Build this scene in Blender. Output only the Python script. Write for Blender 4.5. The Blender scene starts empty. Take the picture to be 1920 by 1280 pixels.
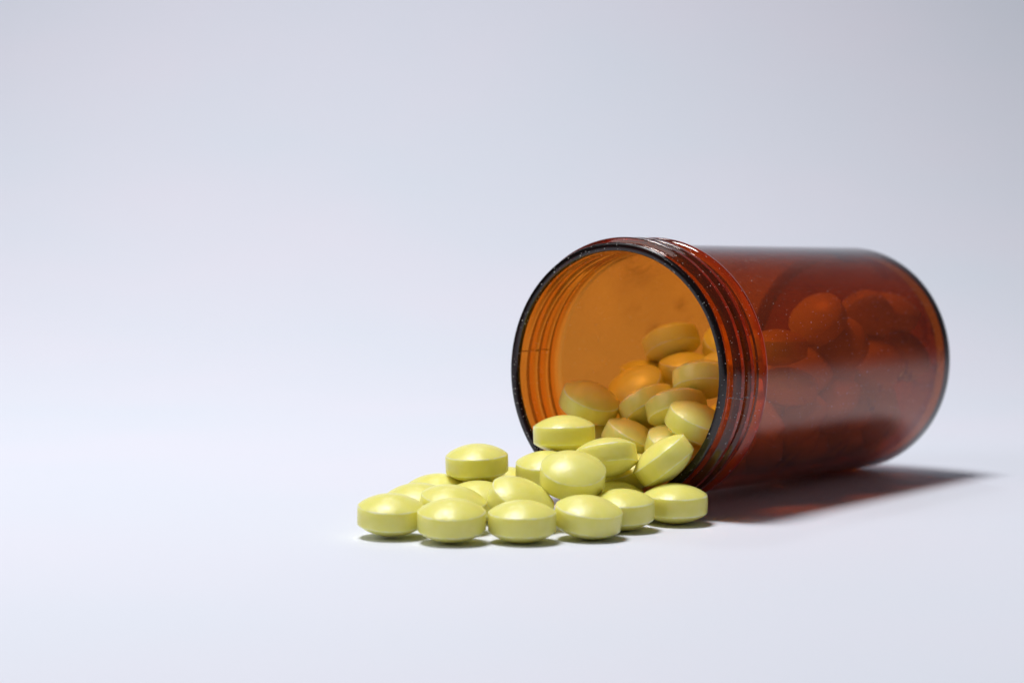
import bpy, bmesh, math, random
from mathutils import Vector, Matrix

# ------------------------------------------------------------------ camera, world, lamps, exposure
MM = 0.001
sc = bpy.context.scene
C = sc.collection
sc.render.engine = 'CYCLES'
sc.cycles.max_bounces = 24
sc.cycles.transparent_max_bounces = 48
sc.cycles.transmission_bounces = 16
sc.cycles.glossy_bounces = 8
sc.cycles.diffuse_bounces = 6
sc.cycles.caustics_reflective = True
sc.cycles.caustics_refractive = True
sc.cycles.sample_clamp_indirect = 20.0
sc.cycles.blur_glossy = 0.3
sc.cycles.use_denoising = True
sc.view_settings.view_transform = 'Standard'
sc.view_settings.look = 'None'
sc.view_settings.gamma = 1.0
sc.view_settings.exposure = 0.08

CAM = Vector((0.0, 0.0, 47.1))
PITCH = 0.0575
cam = bpy.data.cameras.new('camera')
cam.sensor_width = 36.0
cam.lens = 36.0 * 4000.0 / 1920.0
cam.clip_start = 0.01
cam.clip_end = 50.0
cam.dof.use_dof = True
cam.dof.focus_distance = 333 * MM
cam.dof.aperture_fstop = 20.0
co = bpy.data.objects.new('camera', cam)
C.objects.link(co)
co.location = CAM * MM
co.rotation_euler = (math.pi / 2 - PITCH, 0, 0)
sc.camera = co

w = bpy.data.worlds.new('World')
sc.world = w
w.use_nodes = True
bg = w.node_tree.nodes['Background']
bg.inputs['Color'].default_value = (0.80, 0.86, 1.0, 1)
bg.inputs['Strength'].default_value = 0.055

def lamp(name, loc, target, size, power, color, shape='DISK', size_y=None):
    l = bpy.data.lights.new(name, 'AREA')
    l.shape = shape
    l.size = size * MM
    if size_y: l.size_y = size_y * MM
    l.energy = power
    l.color = color
    o = bpy.data.objects.new(name, l)
    C.objects.link(o)
    o.location = Vector(loc) * MM
    d = Vector(target) - Vector(loc)
    o.rotation_euler = d.to_track_quat('-Z', 'Y').to_euler()
    return o
lamp('softbox_key', (-135, 400, 700), (-20, 372, 0), 205, 4.9, (1.0, 0.985, 0.97))
bl = lamp('backdrop_fill', (-70, 850, 680), (-60, 930, 0), 85, 0.56, (0.95, 0.96, 1.0))  # added fill out of frame: brightens the sweep, puts glints on the domes
bl.data.spread = math.radians(165)
lamp('left_fill', (-640, 110, 500), (0, 335, 8), 420, 1.05, (0.97, 0.98, 1.0), 'RECTANGLE', 420)
# ------------------------------------------------------------------ node helpers
def new_mat(name):
    m = bpy.data.materials.new(name)
    m.use_nodes = True
    nt = m.node_tree
    nt.nodes.clear()
    return m, nt
def nd(nt, t, **kw):
    n = nt.nodes.new(t)
    for k, v in kw.items(): setattr(n, k, v)
    return n
def setin(n, **kw):
    for k, v in kw.items(): n.inputs[k.replace('_', ' ')].default_value = v
    return n
def math_node(nt, op, a, b=None):
    n = nd(nt, 'ShaderNodeMath', operation=op)
    for i, v in enumerate((a, b)):
        if v is None: continue
        if isinstance(v, (int, float)): n.inputs[i].default_value = v
        else: nt.links.new(v, n.inputs[i])
    return n.outputs[0]
def ramp(nt, fac, stops, interp='LINEAR'):
    n = nd(nt, 'ShaderNodeValToRGB')
    n.color_ramp.interpolation = interp
    e = n.color_ramp.elements
    while len(e) > 1: e.remove(e[0])
    for i, (p, c) in enumerate(stops):
        x = e[0] if i == 0 else e.new(p)
        x.position = p
        x.color = c if len(c) == 4 else (*c, 1)
    nt.links.new(fac, n.inputs[0])
    return n.outputs[0]
def mix_rgb(nt, fac, a, b, bt='MIX'):
    n = nd(nt, 'ShaderNodeMix', data_type='RGBA', blend_type=bt)
    for i, v in ((0, fac), (6, a), (7, b)):
        if isinstance(v, (int, float)): n.inputs[i].default_value = v
        elif isinstance(v, tuple): n.inputs[i].default_value = v if len(v) == 4 else (*v, 1)
        else: nt.links.new(v, n.inputs[i])
    return n.outputs[2]
def noise(nt, vec, scale, detail=3.0, rough=0.5):
    n = nd(nt, 'ShaderNodeTexNoise')
    n.inputs['Scale'].default_value = scale
    n.inputs['Detail'].default_value = detail
    n.inputs['Roughness'].default_value = rough
    if vec is not None: nt.links.new(vec, n.inputs['Vector'])
    return n.outputs['Fac']
def obj_co(nt): return nd(nt, 'ShaderNodeTexCoord').outputs['Object']
def mix_sh(nt, fac, a, b):
    n = nd(nt, 'ShaderNodeMixShader')
    if isinstance(fac, (int, float)): n.inputs[0].default_value = fac
    else: nt.links.new(fac, n.inputs[0])
    nt.links.new(a, n.inputs[1]); nt.links.new(b, n.inputs[2])
    return n.outputs[0]

# ------------------------------------------------------------------ materials
def mat_paper():
    m, nt = new_mat('white_paper')
    co = obj_co(nt)
    p = nd(nt, 'ShaderNodeBsdfPrincipled')
    n1 = noise(nt, co, 9.0, 2.0)
    col = ramp(nt, n1, [(0.3, (0.70, 0.742, 0.835)), (0.7, (0.738, 0.742, 0.838))])
    nt.links.new(col, p.inputs['Base Color'])
    p.inputs['Roughness'].default_value = 0.62
    p.inputs['Specular IOR Level'].default_value = 0.3
    b = nd(nt, 'ShaderNodeBump')
    b.inputs['Strength'].default_value = 0.08
    b.inputs['Distance'].default_value = 0.0002
    nt.links.new(noise(nt, co, 900.0, 4.0, 0.6), b.inputs['Height'])
    nt.links.new(b.outputs[0], p.inputs['Normal'])
    o = nd(nt, 'ShaderNodeOutputMaterial')
    nt.links.new(p.outputs[0], o.inputs[0])
    return m

def mat_pill():
    m, nt = new_mat('yellow_tablet')
    co = obj_co(nt)
    info = nd(nt, 'ShaderNodeObjectInfo')
    add = nd(nt, 'ShaderNodeVectorMath', operation='ADD')
    nt.links.new(co, add.inputs[0]); nt.links.new(info.outputs['Location'], add.inputs[1])
    v = add.outputs[0]
    p = nd(nt, 'ShaderNodeBsdfPrincipled')
    n1 = noise(nt, v, 420.0, 3.0, 0.6)
    n2 = noise(nt, v, 2600.0, 2.0, 0.6)
    base = ramp(nt, n1, [(0.3, PILL_A), (0.7, PILL_B)])
    base = mix_rgb(nt, math_node(nt, 'MULTIPLY', info.outputs['Random'], 0.35), base, PILL_C)
    # powdery worn rim where dome meets the band
    sep = nd(nt, 'ShaderNodeSeparateXYZ'); nt.links.new(co, sep.inputs[0])
    r = math_node(nt, 'SQRT', math_node(nt, 'ADD', math_node(nt, 'MULTIPLY', sep.outputs[0], sep.outputs[0]),
                                        math_node(nt, 'MULTIPLY', sep.outputs[1], sep.outputs[1])))
    z = math_node(nt, 'ABSOLUTE', sep.outputs[2])
    dr = math_node(nt, 'SUBTRACT', r, 4.93 * MM)
    dz = math_node(nt, 'SUBTRACT', z, 1.37 * MM)
    d = math_node(nt, 'SQRT', math_node(nt, 'ADD', math_node(nt, 'MULTIPLY', dr, dr), math_node(nt, 'MULTIPLY', dz, dz)))
    d = math_node(nt, 'ADD', d, math_node(nt, 'MULTIPLY', math_node(nt, 'SUBTRACT', noise(nt, v, 500.0, 4.0, 0.75), 0.45), 0.7 * MM))
    edge = ramp(nt, math_node(nt, 'MULTIPLY', d, 1000.0), [(0.03, (1, 1, 1)), (0.19, (0, 0, 0))])
    base = mix_rgb(nt, math_node(nt, 'MULTIPLY', edge, 0.8), base, (0.88, 0.86, 0.62))
    base = mix_rgb(nt, math_node(nt, 'MULTIPLY', ramp(nt, n2, [(0.62, (0, 0, 0)), (0.72, (1, 1, 1))]), 0.25), base, (0.8, 0.77, 0.4))
    nt.links.new(base, p.inputs['Base Color'])
    p.inputs['Roughness'].default_value = 0.23
    p.inputs['Specular IOR Level'].default_value = 0.42
    p.inputs['Subsurface Weight'].default_value = 0.8
    p.inputs['Subsurface Radius'].default_value = (1.0, 0.9, 0.3)
    p.inputs['Subsurface Scale'].default_value = 0.0026
    b = nd(nt, 'ShaderNodeBump')
    b.inputs['Strength'].default_value = 0.8
    b.inputs['Distance'].default_value = 0.00005
    nt.links.new(noise(nt, v, 5200.0, 3.0, 0.65), b.inputs['Height'])
    b2 = nd(nt, 'ShaderNodeBump')
    b2.inputs['Strength'].default_value = 0.4
    b2.inputs['Distance'].default_value = 0.00008
    nt.links.new(noise(nt, v, 900.0, 2.0, 0.5), b2.inputs['Height'])
    nt.links.new(b.outputs[0], b2.inputs['Normal'])
    nt.links.new(b2.outputs[0], p.inputs['Normal'])
    o = nd(nt, 'ShaderNodeOutputMaterial')
    nt.links.new(p.outputs[0], o.inputs[0])
    return m
PILL_A, PILL_B, PILL_C = (0.83, 0.785, 0.18), (0.865, 0.82, 0.26), (0.82, 0.795, 0.29)

def dust_mask(nt, v, scale, lo, hi):
    vo = nd(nt, 'ShaderNodeTexVoronoi', feature='F1')
    vo.inputs['Scale'].default_value = scale
    nt.links.new(v, vo.inputs['Vector'])
    sepc = nd(nt, 'ShaderNodeSeparateColor'); nt.links.new(vo.outputs['Color'], sepc.inputs[0])
    size = ramp(nt, sepc.outputs[0], [(lo, (0, 0, 0)), (1.0, (hi, hi, hi))])
    d = math_node(nt, 'SUBTRACT', size, vo.outputs['Distance'])
    return ramp(nt, d, [(0.0, (0, 0, 0)), (0.05, (1, 1, 1))])

def mat_amber(name, tint, sigma, rough, scatter, dust, smudge, refr=0.0, gloss=1.0, rimdark=0.0, thick=0.0):
    """Amber plastic wall: light goes through with a tint that deepens with the slant of the path,
    part of it refracted, part mirrored by Fresnel, a little scattered; dust and smudges lie on it."""
    m, nt = new_mat(name)
    co = obj_co(nt)
    geo = nd(nt, 'ShaderNodeNewGeometry')
    dot = nd(nt, 'ShaderNodeVectorMath', operation='DOT_PRODUCT')
    nt.links.new(geo.outputs['Normal'], dot.inputs[0]); nt.links.new(geo.outputs['Incoming'], dot.inputs[1])
    c = math_node(nt, 'ABSOLUTE', dot.outputs['Value'])
    # path length through the wall after refraction: 1/sqrt(1 - sin^2/n^2)
    s2 = math_node(nt, 'SUBTRACT', 1.0, math_node(nt, 'MULTIPLY', c, c))
    path = math_node(nt, 'POWER', math_node(nt, 'SUBTRACT', 1.0, math_node(nt, 'DIVIDE', s2, 2.25)), -0.5)
    path = math_node(nt, 'MULTIPLY', path, sigma)
    if thick:     # the wall is thicker where the thread stands out
        sp = nd(nt, 'ShaderNodeSeparateXYZ'); nt.links.new(co, sp.inputs[0])
        rr = math_node(nt, 'SQRT', math_node(nt, 'ADD', math_node(nt, 'MULTIPLY', sp.outputs[0], sp.outputs[0]), math_node(nt, 'MULTIPLY', sp.outputs[1], sp.outputs[1])))
        up = math_node(nt, 'MAXIMUM', math_node(nt, 'MULTIPLY', math_node(nt, 'SUBTRACT', rr, 21.1 * MM), 1000.0 * thick), 0.0)
        path = math_node(nt, 'MULTIPLY', path, math_node(nt, 'ADD', up, 1.0))
    if rimdark:   # below about 20 degrees of grazing the light stays trapped in the wall: a very long path
        mr = nd(nt, 'ShaderNodeMapRange', interpolation_type='SMOOTHSTEP')
        nt.links.new(c, mr.inputs[0])
        for i, v in ((1, 0.28), (2, 0.08), (3, 0.0), (4, rimdark)): mr.inputs[i].default_value = v
        path = math_node(nt, 'ADD', path, mr.outputs[0])
    chans = [math_node(nt, 'POWER', t, path) for t in tint]
    comb = nd(nt, 'ShaderNodeCombineColor')
    for i, ch in enumerate(chans): nt.links.new(ch, comb.inputs[i])
    col = comb.outputs[0]
    if smudge:
        sm = ramp(nt, noise(nt, co, 170.0, 5.0, 0.6), [(0.53, (0, 0, 0)), (0.60, (1, 1, 1))])
        st = ramp(nt, noise(nt, co, 60.0, 3.0, 0.6), [(0.5, (0, 0, 0)), (0.75, (1, 1, 1))])
        k = math_node(nt, 'MULTIPLY', math_node(nt, 'MULTIPLY', sm, st), smudge)
        col = mix_rgb(nt, k, col, (0.12, 0.035, 0.015))
    tr = nd(nt, 'ShaderNodeBsdfTransparent'); nt.links.new(col, tr.inputs[0])
    sh = tr.outputs[0]
    if refr:
        rf = nd(nt, 'ShaderNodeBsdfRefraction'); nt.links.new(col, rf.inputs[0])
        rf.inputs['IOR'].default_value = 1.5; rf.inputs['Roughness'].default_value = 0.0
        sh = mix_sh(nt, refr, sh, rf.outputs[0])
    df = nd(nt, 'ShaderNodeBsdfDiffuse'); df.inputs[0].default_value = (0.66, 0.34, 0.19, 1)
    tl = nd(nt, 'ShaderNodeBsdfTranslucent'); tl.inputs[0].default_value = (0.90, 0.40, 0.09, 1)
    scat = mix_sh(nt, 0.6, df.outputs[0], tl.outputs[0])
    sh = mix_sh(nt, scatter, sh, scat)
    fr = nd(nt, 'ShaderNodeFresnel'); fr.inputs['IOR'].default_value = 1.5
    # same reflectance on both faces of the wall
    fc = math_node(nt, 'ADD', math_node(nt, 'MULTIPLY', math_node(nt, 'POWER', math_node(nt, 'SUBTRACT', 1.0, c), 5.0), 0.9495), 0.0505)
    gl = nd(nt, 'ShaderNodeBsdfGlossy'); gl.inputs['Roughness'].default_value = rough
    gl.inputs[0].default_value = (gloss, gloss, gloss, 1)
    bmp = nd(nt, 'ShaderNodeBump'); bmp.inputs['Strength'].default_value = 0.12; bmp.inputs['Distance'].default_value = 0.0001
    nt.links.new(noise(nt, co, 700.0, 4.0, 0.6), bmp.inputs['Height'])
    nt.links.new(bmp.outputs[0], gl.inputs['Normal'])
    sh = mix_sh(nt, fc, sh, gl.outputs[0])
    if dust:
        k = dust_mask(nt, co, 2300.0, dust, 0.30)
        k2 = dust_mask(nt, co, 4600.0, dust - 0.03, 0.36)
        k = math_node(nt, 'MAXIMUM', k, k2)
        dd = nd(nt, 'ShaderNodeBsdfDiffuse'); dd.inputs[0].default_value = (0.75, 0.72, 0.68, 1)
        sh = mix_sh(nt, math_node(nt, 'MULTIPLY', k, 0.8), sh, dd.outputs[0])
    o = nd(nt, 'ShaderNodeOutputMaterial')
    nt.links.new(sh, o.inputs[0])
    return m
# tablets: key, centre in mm, axis
PILLS = [
    ('A', -17.94, 314.06, 3.35, 0.03, -0.114, 0.993),
    ('B', -8.78, 308.6, 3.31, -0.0, -0.144, 0.99),
    ('C', 1.48, 309.26, 3.04, 0.0, -0.074, 0.997),
    ('D', 11.24, 312.62, 3.2, 0.114, -0.157, 0.981),
    ('E', 16.61, 321.08, 3.16, -0.012, -0.082, 0.997),
    ('F', 25.27, 328.05, 3.15, 0.001, -0.043, 0.999),
    ('G', -14.54, 327.07, 3.31, -0.016, -0.1, 0.995),
    ('H', -11.69, 338.0, 3.46, 0.015, -0.086, 0.996),
    ('I', -8.87, 318.63, 3.97, 0.148, -0.157, 0.977),
    ('J', -5.19, 330.45, 3.23, 0.016, -0.094, 0.995),
    ('K', -1.29, 343.13, 3.82, -0.1, -0.145, 0.984),
    ('L', 1.26, 319.36, 4.5, 0.358, -0.34, 0.87),
    ('N', -5.58, 337.3, 8.34, -0.036, -0.073, 0.997),
    ('O', 5.53, 336.52, 7.19, 0.0, -0.146, 0.989),
    ('P', 9.22, 323.03, 8.06, 0.077, -0.438, 0.896),
    ('Q', 12.02, 348.13, 7.98, 0.112, -0.175, 0.978),
    ('R', 14.64, 332.78, 9.71, -0.14, 0.281, 0.949),
    ('S', 23.73, 332.61, 9.26, -0.608, 0.066, 0.791),
    ('T', 17.92, 340.32, 6.02, -0.321, -0.179, 0.93),
    ('E2', 15.75, 331.04, 3.06, -0.0, -0.097, 0.995),
    ('U', 8.41, 342.33, 12.44, -0.028, 0.026, 0.999),
    ('V', 12.96, 355.65, 16.33, 0.288, -0.353, 0.89),
    ('W', 19.69, 349.16, 10.66, 0.437, -0.158, 0.885),
    ('X', 26.44, 342.34, 10.21, 0.234, -0.368, 0.9),
    ('Y', 26.92, 347.52, 16.18, -0.147, 0.44, 0.886),
    ('Z', 29.43, 338.9, 14.47, 0.34, -0.258, 0.904),
    ('AA', 22.74, 355.0, 15.8, -0.36, 0.452, 0.816),
    ('AB', 21.33, 363.75, 17.97, -0.402, -0.439, 0.804),
    ('AC', 23.85, 374.13, 19.16, 0.11, -0.132, 0.985),
    ('AD', 27.91, 372.97, 25.42, -0.23, 0.413, 0.881),
    ('AE', 38.27, 371.92, 24.88, 0.043, -0.518, 0.854),
    ('AF', 30.33, 367.03, 20.99, 0.007, -0.113, 0.994),
    ('AG', 31.48, 351.01, 20.59, -0.02, 0.385, 0.923),
    ('AH', 36.5, 359.27, 21.92, -0.122, -0.182, 0.976),
    ('b1', 44.36, 355.98, 25.61, 0.008, -0.029, 1.0),
    ('b2', 53.23, 370.43, 29.56, -0.506, -0.577, 0.642),
    ('b3', 57.28, 372.2, 24.95, -0.464, -0.716, 0.522),
    ('b4', 63.49, 382.88, 29.28, -0.178, 0.921, 0.347),
    ('b5', 69.52, 389.55, 30.1, 0.305, -0.284, 0.909),
    ('b6', 64.81, 379.73, 21.31, 0.222, -0.774, 0.593),
    ('b7', 71.37, 387.48, 22.3, 0.527, -0.625, 0.576),
    ('b8', 46.34, 357.65, 18.89, 0.053, -0.254, 0.966),
    ('f0', 64.31, 383.68, 14.04, 0.484, 0.874, 0.046),
    ('f1', 63.96, 395.35, 7.58, 0.581, 0.811, -0.066),
    ('f2', 58.27, 393.45, 12.53, -0.686, 0.028, 0.728),
    ('f3', 58.33, 383.59, 6.91, -0.218, 0.211, 0.953),
    ('f5', 55.83, 392.94, 5.04, 0.145, 0.242, 0.96),
    ('f7', 48.81, 388.96, 18.57, 0.156, -0.687, 0.71),
    ('f8', 41.1, 361.5, 8.15, 0.094, 0.553, 0.828),
    ('f10', 47.24, 369.91, 16.69, -0.163, -0.619, 0.768),
    ('f11', 48.86, 395.75, 15.86, -0.178, -0.277, 0.944),
    ('f12', 56.76, 377.73, 19.53, -0.852, -0.375, 0.365),
    ('f13', 50.46, 399.28, 9.83, -0.792, -0.463, 0.398),
    ('f14', 34.21, 356.42, 6.83, -0.007, 0.482, 0.876),
    ('f15', 50.23, 366.42, 21.66, 0.443, -0.373, 0.816),
    ('f16', 50.55, 377.15, 14.99, 0.865, 0.483, 0.135),
    ('f18', 50.96, 385.1, 22.75, 0.279, -0.492, 0.825),
    ('f19', 32.69, 366.26, 5.66, 0.068, -0.15, 0.986),
    ('f20', 44.55, 402.98, 16.3, 0.681, -0.675, 0.284),
    ('f21', 42.1, 379.13, 8.31, -0.398, 0.756, 0.519),
    ('f23', 16.11, 358.85, 10.97, 0.099, -0.437, 0.894),
    ('f24', 42.1, 379.13, 8.31, -0.398, 0.756, 0.519),
    ('f26', 35.04, 347.29, 10.92, 0.432, -0.723, -0.539),
    ('f28', 55.78, 399.6, 18.49, 0.884, 0.109, 0.455),
    ('f29', 24.59, 360.62, 6.51, 0.253, -0.315, 0.915),
    ('f31', 49.43, 389.54, 10.74, -0.142, 0.261, 0.955),
    ('f32', 24.24, 369.92, 10.03, 0.593, -0.257, 0.763),
    ('f33', 49.4, 362.24, 12.88, -0.668, 0.346, 0.659),
    ('f34', 39.51, 386.54, 8.91, 0.295, -0.749, 0.593),
    ('f35', 56.07, 401.42, 7.85, -0.674, -0.729, 0.116),
    ('f36', 41.69, 363.5, 16.15, 0.08, 0.642, -0.762),
    ('f37', 55.05, 384.65, 14.26, 0.561, -0.828, 0.027),
    ('f38', 66.04, 389.17, 11.15, 0.244, 0.926, -0.288),
    ('f39', 40.62, 353.53, 14.37, 0.633, 0.06, 0.772),
    ('f40', 38.57, 368.75, 11.03, -0.258, 0.047, 0.965),
    ('f41', 44.41, 397.48, 21.79, 0.163, -0.301, 0.94),
    ('f43', 48.47, 370.01, 9.81, 0.099, -0.562, 0.821),
    ('f44', 32.56, 375.97, 7.73, 0.388, -0.12, 0.914),
    ('f45', 56.16, 369.03, 15.22, -0.669, 0.452, 0.59),
    ('f46', 58.81, 377.78, 12.3, -0.229, -0.185, 0.956),
    ('f47', 42.67, 382.94, 14.6, 0.187, 0.137, 0.973),
    ('f48', 27.31, 351.56, 7.96, 0.986, 0.112, 0.126),
    ('f49', 60.33, 388.08, 20.37, -0.2, -0.699, -0.686),
    ('f50', 51.0, 376.76, 7.03, -0.129, -0.196, 0.972),
    ('f51', 41.36, 371.35, 5.44, 0.042, 0.092, 0.995),
    ('f53', 48.77, 385.93, 5.11, 0.02, -0.111, 0.994),
]
# what each tablet is told apart by: label, group
FLOOR, MOUTH, INSIDE = 'tablets spilled on the paper', 'tablets in the bottle mouth', 'tablets inside the bottle'
LABELS = {
    'A': ('yellow tablet at the far left end of the spill, flat on the paper', FLOOR),
    'B': ('front yellow tablet second from the left, standing nearest the camera on the paper', FLOOR),
    'C': ('third yellow tablet from the left in the front row, flat on the paper', FLOOR),
    'D': ('fourth yellow tablet of the front row, slightly tipped, below the tilted topmost one', FLOOR),
    'E': ('yellow tablet half hidden between the fourth front tablet and the rightmost one', FLOOR),
    'F': ('rightmost yellow tablet on the paper, right under the bottle lip beside the dark shadow', FLOOR),
    'G': ('yellow tablet peeking out behind the far left one, only its dome showing', FLOOR),
    'H': ('yellow tablet at the back left of the spill, under the one lying on top', FLOOR),
    'I': ('yellow tablet directly behind the front second one, its right rim showing', FLOOR),
    'J': ('yellow tablet showing only a sliver of dome below the raised left tablet', FLOOR),
    'K': ('yellow tablet mostly hidden behind, just right of the raised left tablet', FLOOR),
    'L': ('yellow tablet leaning to the right behind the third front tablet, left rim showing', FLOOR),
    'N': ('yellow tablet lying raised on top of the left part of the spill', FLOOR),
    'O': ('yellow tablet tucked behind the left of the one that faces the camera', FLOOR),
    'P': ('yellow tablet on top of the pile, tipped to show its whole round face', FLOOR),
    'Q': ('yellow tablet squeezed under the edge-on tablet at the left of the mouth', MOUTH),
    'R': ('yellow tablet showing its underside, behind the one that faces the camera', MOUTH),
    'S': ('steeply tilted yellow tablet leaning on the lower right of the bottle lip', MOUTH),
    'T': ('yellow tablet deep in the gap left of the steeply tilted one', MOUTH),
    'E2': ('yellow tablet behind the half hidden one in front, only the top of its dome showing', FLOOR),
    'U': ('yellow tablet seen edge-on at the lower left of the bottle mouth', MOUTH),
    'V': ('olive yellow tablet against the left inner wall, tinted orange on top', MOUTH),
    'W': ('yellow tablet with orange dome in the middle of the mouth, tilted to the right', MOUTH),
    'X': ('small visible piece of tablet above the steeply tilted one', MOUTH),
    'Y': ('big olive tablet showing its underside, near the right side of the mouth', MOUTH),
    'Z': ('yellow tablet partly cut off by the right lip, below the big olive one', MOUTH),
    'AA': ('dark olive tablet squeezed in left of the big olive one', MOUTH),
    'AB': ('glossy orange tablet with a small highlight in the middle of the inner heap', INSIDE),
    'AC': ('orange tablet peeking out behind the glossy orange one', INSIDE),
    'AD': ('orange tablet highest in view through the mouth, tilted with its right side up', INSIDE),
    'AE': ('bright orange tablet cut off by the right lip, level with the highest one', INSIDE),
    'AF': ('orange tablet wedged between the glossy orange one and the olive brown one', INSIDE),
    'AG': ('olive brown tablet with a broad band, cut off by the right lip', INSIDE),
    'AH': ('orange sliver of tablet at the right lip above the olive brown one', INSIDE),
    'b1': ('dark edge-on tablet seen through the barrel just right of the neck', INSIDE),
    'b2': ('large round tablet face glowing red at the top left of the heap in the barrel', INSIDE),
    'b3': ('tablet leaning in the middle of the barrel, right below the large round face', INSIDE),
    'b4': ('dark round tablet at the top of the barrel heap, right of the large round face', INSIDE),
    'b5': ('small piece of dark tablet at the top right of the heap in the barrel', INSIDE),
    'b6': ('tablet below the topmost dark one in the barrel', INSIDE),
    'b7': ('tablet furthest right in the barrel, near the base', INSIDE),
    'b8': ('flat tablet below the dark edge-on one right of the neck', INSIDE),
}
FILL_LABEL = ('tablet buried in the dim lower heap inside the barrel, hardly told from its neighbours', 'tablets buried in the barrel')
AMBER = (0.86, 0.28, 0.032)          # transmission of one wall, straight through
M_PAPER = mat_paper()
M_PILL = mat_pill()
M_BODY = mat_amber('amber_plastic_body', (0.56, 0.265, 0.055), 0.6, 0.16, 0.025, 0.975, 0.9, rimdark=1.5)
M_NECK = mat_amber('amber_plastic_neck', (0.74, 0.285, 0.045), 0.75, 0.06, 0.03, 0.95, 0.0, refr=0.88, thick=0.8)
M_NECK_IN = mat_amber('amber_plastic_neck_inner', AMBER, 0.4, 0.10, 0.08, 0.98, 0.0, refr=0.88)
M_RING = mat_amber('amber_plastic_base_ring', (0.60, 0.30, 0.07), 1.8, 0.12, 0.02, 0.985, 0.2)
M_LIP = mat_amber('amber_plastic_lip', (0.58, 0.34, 0.22), 6.0, 0.14, 0.012, 0.88, 0.0)
M_INNER = mat_amber('amber_plastic_inner', AMBER, 0.38, 0.16, 0.20, 0.985, 0.45)
M_CORNER = mat_amber('amber_plastic_corner', (0.60, 0.36, 0.20), 5.0, 0.12, 0.03, 0.985, 0.2, rimdark=4.0)
M_BASE = mat_amber('amber_plastic_base', AMBER, 0.9, 0.14, 0.05, 0.985, 0.3, rimdark=1.5)

# ------------------------------------------------------------------ the setting: paper sweep
def link_mesh(name, bm, mat, parent=None, smooth=True):
    me = bpy.data.meshes.new(name)
    bm.normal_update()
    bm.to_mesh(me); bm.free()
    if smooth:
        for f in me.polygons: f.use_smooth = True
    me.materials.append(mat)
    o = bpy.data.objects.new(name, me)
    C.objects.link(o)
    if parent: o.parent = parent
    return o

prof = [(-900.0, 0.0), (0.0, 0.0), (440.0, 0.0)]
for i in range(1, 49):
    y = 440.0 + 900.0 * i / 48
    prof.append((y, 600.0 * ((y - 440.0) / 900.0) ** 2.6))
prof.append((1500.0, 960.0))
bm = bmesh.new()
prev = None
for y, z in prof:
    row = [bm.verts.new((x * MM, y * MM, z * MM)) for x in (-1100, -400, 0, 400, 1100)]
    if prev:
        for i in range(4): bm.faces.new((prev[i], prev[i + 1], row[i + 1], row[i]))
    prev = row
sweep = link_mesh('paper_backdrop', bm, M_PAPER)
sweep['kind'] = 'structure'

# ------------------------------------------------------------------ amber bottle
AX = Vector((0.61493, 0.78838, -0.01767)).normalized()
RIM = Vector((16.357, 341.826, 22.209))
SV = Vector((AX.y, -AX.x, 0)).normalized()
UV = SV.cross(AX) * -1.0
if UV.z < 0: UV = -UV
rot = Matrix((SV, UV, AX)).transposed()      # local z runs from the mouth to the base, y is up
if rot.determinant() < 0:
    rot = Matrix((-SV, UV, AX)).transposed()
bottle = bpy.data.objects.new('pill_bottle', None)
C.objects.link(bottle)
bottle.matrix_world = Matrix.Translation(RIM * MM) @ rot.to_4x4()
bottle['label'] = 'open amber plastic pill bottle lying on its side with a threaded mouth'
bottle['category'] = 'bottle'
NS = 192
SEAMS = (8.0, 188.0)
def revolve(name, prof, mat, closed=False, rfun=None):
    bm = bmesh.new()
    rings = []
    for r, z in prof:
        ring = []
        for i in range(NS):
            a = 2 * math.pi * i / NS
            rr = r if rfun is None else rfun(r, z, a)
            ring.append(bm.verts.new((rr * math.cos(a) * MM, rr * math.sin(a) * MM, z * MM)))
        rings.append(ring)
    n = len(rings)
    for k in range(n if closed else n - 1):
        A, B = rings[k], rings[(k + 1) % n]
        for i in range(NS):
            j = (i + 1) % NS
            bm.faces.new((A[i], A[j], B[j], B[i]))
    return bm

RI, RN, RF, RB = 19.75, 21.09, 22.0, 20.84
S_F, LEN = 11.2, 77.26
# lip: the flat annular end of the wall
bm = revolve('lip', [(RI - 0.0, 0.9), (RI - 0.02, 0.25), (RI + 0.12, 0.04), (RI + 0.25, 0.0), (RN - 0.3, 0.0), (RN - 0.1, 0.05), (RN, 0.25), (RN + 0.0, 0.5)], M_LIP)
link_mesh('lip', bm, M_LIP, bottle)
# threaded neck: outer skin with a helical ridge, and the inner skin
PITCH_T, Z0, Z1 = 2.9, 2.3, 9.2
def thread_r(z, a):
    best = 0.0
    for k in range(-1, 5):
        zc = Z0 + PITCH_T * (k + a / (2 * math.pi))
        if zc < Z0 or zc > Z1 - 0.6: continue
        fade = min(1.0, (zc - Z0) / 0.4 + 0.05, (Z1 - 0.6 - zc) / 0.4 + 0.05)
        u = abs(z - zc)
        if u < 1.15:
            best = max(best, fade * (0.5 + 0.5 * math.cos(math.pi * min(1, max(0, (u - 0.42)) / 0.7))))
    return 1.1 * best
bm = bmesh.new()
nz = 110
rows = []
for k in range(nz + 1):
    z = 0.5 + (S_F - 1.6 - 0.5) * k / nz
    rows.append([((RN - 0.22 * min(1, (z - .5) / .8) + thread_r(z, 2 * math.pi * i / NS)), z) for i in range(NS)])
for z, r in ((S_F - 1.35, RN + 0.12), (S_F - 1.1, RN + 0.55), (S_F - 0.8, RF - 0.12), (S_F - 0.45, RF), (S_F - 0.1, RF - 0.04), (S_F + 0.15, RF - 0.22), (S_F + 0.35, RB + 0.42), (S_F + 0.6, RB + 0.1), (S_F + 1.0, RB)):
    rows.append([(r, z)] * NS)
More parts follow.
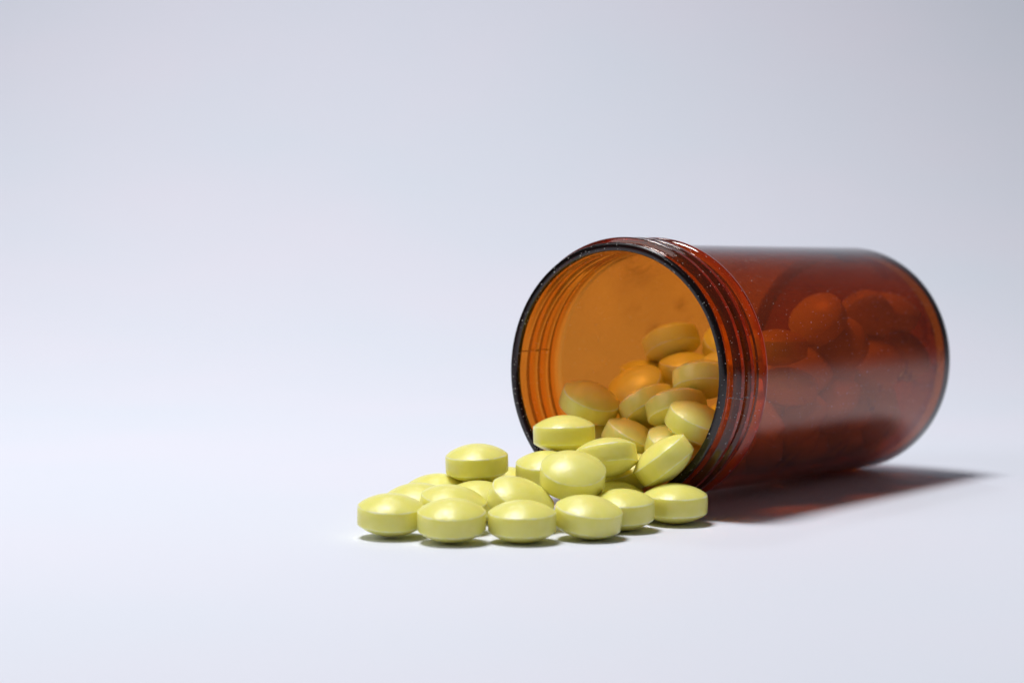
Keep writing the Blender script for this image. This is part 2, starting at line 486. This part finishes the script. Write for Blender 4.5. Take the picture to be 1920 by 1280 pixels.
vr = [[bm.verts.new((r * math.cos(2 * math.pi * i / NS) * MM, r * math.sin(2 * math.pi * i / NS) * MM, z * MM)) for i, (r, z) in enumerate(row)] for row in rows]
for A, B in zip(vr, vr[1:]):
    for i in range(NS):
        j = (i + 1) % NS
        bm.faces.new((A[i], A[j], B[j], B[i]))
inner = [(RI, 0.9), (RI, 4.0), (RI, 8.0), (RI - 0.02, S_F), (RI - 0.2, S_F + 1.0)]
vi = [[bm.verts.new((r * math.cos(2 * math.pi * i / NS) * MM, r * math.sin(2 * math.pi * i / NS) * MM, z * MM)) for i in range(NS)] for r, z in inner]
for A, B in zip(vi, vi[1:]):
    for i in range(NS):
        j = (i + 1) % NS
        bm.faces.new((B[i], B[j], A[j], A[i])).material_index = 1
link_mesh('threaded_neck', bm, M_NECK, bottle).data.materials.append(M_NECK_IN)
# barrel: outer and inner skin
bm = revolve('b', [(RB, S_F + 1.0), (RB, 20), (RB, 40), (RB, 60), (RB, LEN - 2.4)], M_BODY)
RI2 = RI - 0.2
vi = [[bm.verts.new((r * math.cos(2 * math.pi * i / NS) * MM, r * math.sin(2 * math.pi * i / NS) * MM, z * MM)) for i in range(NS)] for r, z in [(RI2, S_F + 1.0), (RI2, 30), (RI2, 60), (RI2, LEN - 3.0)]]
for A, B in zip(vi, vi[1:]):
    for i in range(NS):
        j = (i + 1) % NS
        bm.faces.new((B[i], B[j], A[j], A[i])).material_index = 1
link_mesh('barrel', bm, M_BODY, bottle).data.materials.append(M_INNER)
# base: rounded outer corner, recessed foot, inner floor
pb = [(RB, LEN - 2.4), (RB, LEN - 0.5), (RB - 0.1, LEN), (RB - 0.35, LEN + 0.35), (RB - 0.75, LEN + 0.55), (RB - 1.3, LEN + 0.6), (RB - 1.9, LEN + 0.5), (RB - 2.6, LEN), (RB - 4, LEN - 0.6), (6, LEN - 0.8), (0.02, LEN - 0.8)]
bm = revolve('x', pb, M_BASE)
pi_ = [(RI2, LEN - 3.0), (RI2 - 0.15, LEN - 2.4), (RI2 - 0.7, LEN - 1.9), (RI2 - 1.6, LEN - 1.7), (6, LEN - 2.3), (0.02, LEN - 2.4)]
vi = [[bm.verts.new((r * math.cos(2 * math.pi * i / NS) * MM, r * math.sin(2 * math.pi * i / NS) * MM, z * MM)) for i in range(NS)] for r, z in pi_]
for A, B in zip(vi, vi[1:]):
    for i in range(NS):
        j = (i + 1) % NS
        bm.faces.new((B[i], B[j], A[j], A[i])).material_index = 1
for f in bm.faces:
    if f.material_index == 0 and max(v.co.z for v in f.verts) > (LEN - 0.85) * MM:
        rm = max(math.hypot(v.co.x, v.co.y) for v in f.verts)
        f.material_index = 2 if rm > (RB - 1.2) * MM else 3 if rm > (RI2 - 3) * MM else 0
ob = link_mesh('base', bm, M_BASE, bottle)
ob.data.materials.append(M_INNER); ob.data.materials.append(M_CORNER); ob.data.materials.append(M_RING)

# two mould parting lines across the threads, ragged little ridges of flash
M_FLASH, nt_ = new_mat('scuffed_flash')
pf = nd(nt_, 'ShaderNodeBsdfPrincipled')
nt_.links.new(ramp(nt_, noise(nt_, obj_co(nt_), 1500.0, 3.0, 0.7), [(0.42, (0.10, 0.025, 0.012)), (0.6, (0.62, 0.55, 0.52))]), pf.inputs['Base Color'])
pf.inputs['Roughness'].default_value = 0.5
nt_.links.new(pf.outputs[0], nd(nt_, 'ShaderNodeOutputMaterial').inputs[0])
random.seed(11)
for ang in SEAMS:
    bm = bmesh.new()
    prev = None
    a0 = math.radians(ang)
    n = 60
    for k in range(n + 1):
        z = 1.6 + (9.6 - 1.6) * k / n
        r = RN - 0.22 + thread_r(z, a0 % (2 * math.pi))
        wd = random.uniform(0.03, 0.10) + (0.09 if random.random() < 0.15 else 0)
        hh = random.uniform(0.02, 0.07)
        ctr = a0 + random.uniform(-0.05, 0.05) / RN
        row = []
        for da, dr in ((-wd, -0.02), (0.0, hh), (wd, -0.02)):
            aa = ctr + da / RN
            row.append(bm.verts.new(((r + dr) * math.cos(aa) * MM, (r + dr) * math.sin(aa) * MM, z * MM)))
        if prev:
            for i in range(2): bm.faces.new((prev[i], prev[i + 1], row[i + 1], row[i]))
        prev = row
    link_mesh('parting_line', bm, M_FLASH, bottle, smooth=False)

# ------------------------------------------------------------------ tablets
def pill_mesh(seed):
    rnd = random.Random(seed)
    a, hb, cap = 5.0, 1.35, 1.7
    R = (a * a + cap * cap) / (2 * cap)
    half = []
    for k in range(0, 13):
        r = (a - 0.10) * k / 12
        half.append((r, hb + 0.02 + (math.sqrt(R * R - r * r) - (R - cap))))
    half += [(a - 0.04, hb + 0.045), (a, hb - 0.03)]
    prof = half + [(a + 0.006, 0.5), (a + 0.006, -0.5)] + [(r, -z) for r, z in reversed(half)]
    bm = bmesh.new()
    n = 96
    nick = [0.0] * n
    for _ in range(16):
        c0, wd, dp = rnd.randrange(n), rnd.uniform(0.8, 3.0), rnd.uniform(0.02, 0.09)
        for i in range(n):
            d = min(abs(i - c0), n - abs(i - c0))
            nick[i] = max(nick[i], dp * math.exp(-(d / wd) ** 2))
    rings = []
    for r, z in prof:
        if r == 0:
            rings.append([bm.verts.new((0, 0, z * MM))]); continue
        ring = []
        for i in range(n):
            k = nick[(i + (31 if z < 0 else 0)) % n] if r > a - 0.12 and abs(z) > 1.0 else 0.0
            ring.append(bm.verts.new(((r - k) * math.cos(2 * math.pi * i / n) * MM, (r - k) * math.sin(2 * math.pi * i / n) * MM, (z - math.copysign(0.5 * k, z)) * MM)))
        rings.append(ring)
    for A, B in zip(rings, rings[1:]):
        for i in range(n):
            j = (i + 1) % n
            if len(A) == 1: bm.faces.new((A[0], B[i], B[j]))
            elif len(B) == 1: bm.faces.new((A[i], B[0], A[j]))
            else: bm.faces.new((A[i], B[i], B[j], A[j]))
    bmesh.ops.recalc_face_normals(bm, faces=bm.faces)
    me = bpy.data.meshes.new('pill')
    bm.normal_update(); bm.to_mesh(me); bm.free()
    for f in me.polygons: f.use_smooth = True
    me.materials.append(M_PILL)
    me.set_sharp_from_angle(angle=math.radians(35))
    return me
PM = [pill_mesh(k) for k in range(6)]
random.seed(3)
proto = bpy.data.objects.new('pill', PM[0])
for k, (key, x, y, z, nx, ny, nz_) in enumerate(PILLS):
    o = proto if k == 0 else proto.copy()
    o.data = PM[k % 6]
    C.objects.link(o)
    q = Vector((nx, ny, nz_)).to_track_quat('Z', 'Y')
    o.rotation_mode = 'QUATERNION'
    o.rotation_quaternion = q @ Matrix.Rotation(random.uniform(0, 6.28), 3, 'Z').to_quaternion()
    o.location = Vector((x, y, z)) * MM
    o['category'] = 'pill'
    lab, grp = LABELS.get(key, FILL_LABEL)
    o['label'] = lab
    o['group'] = grp
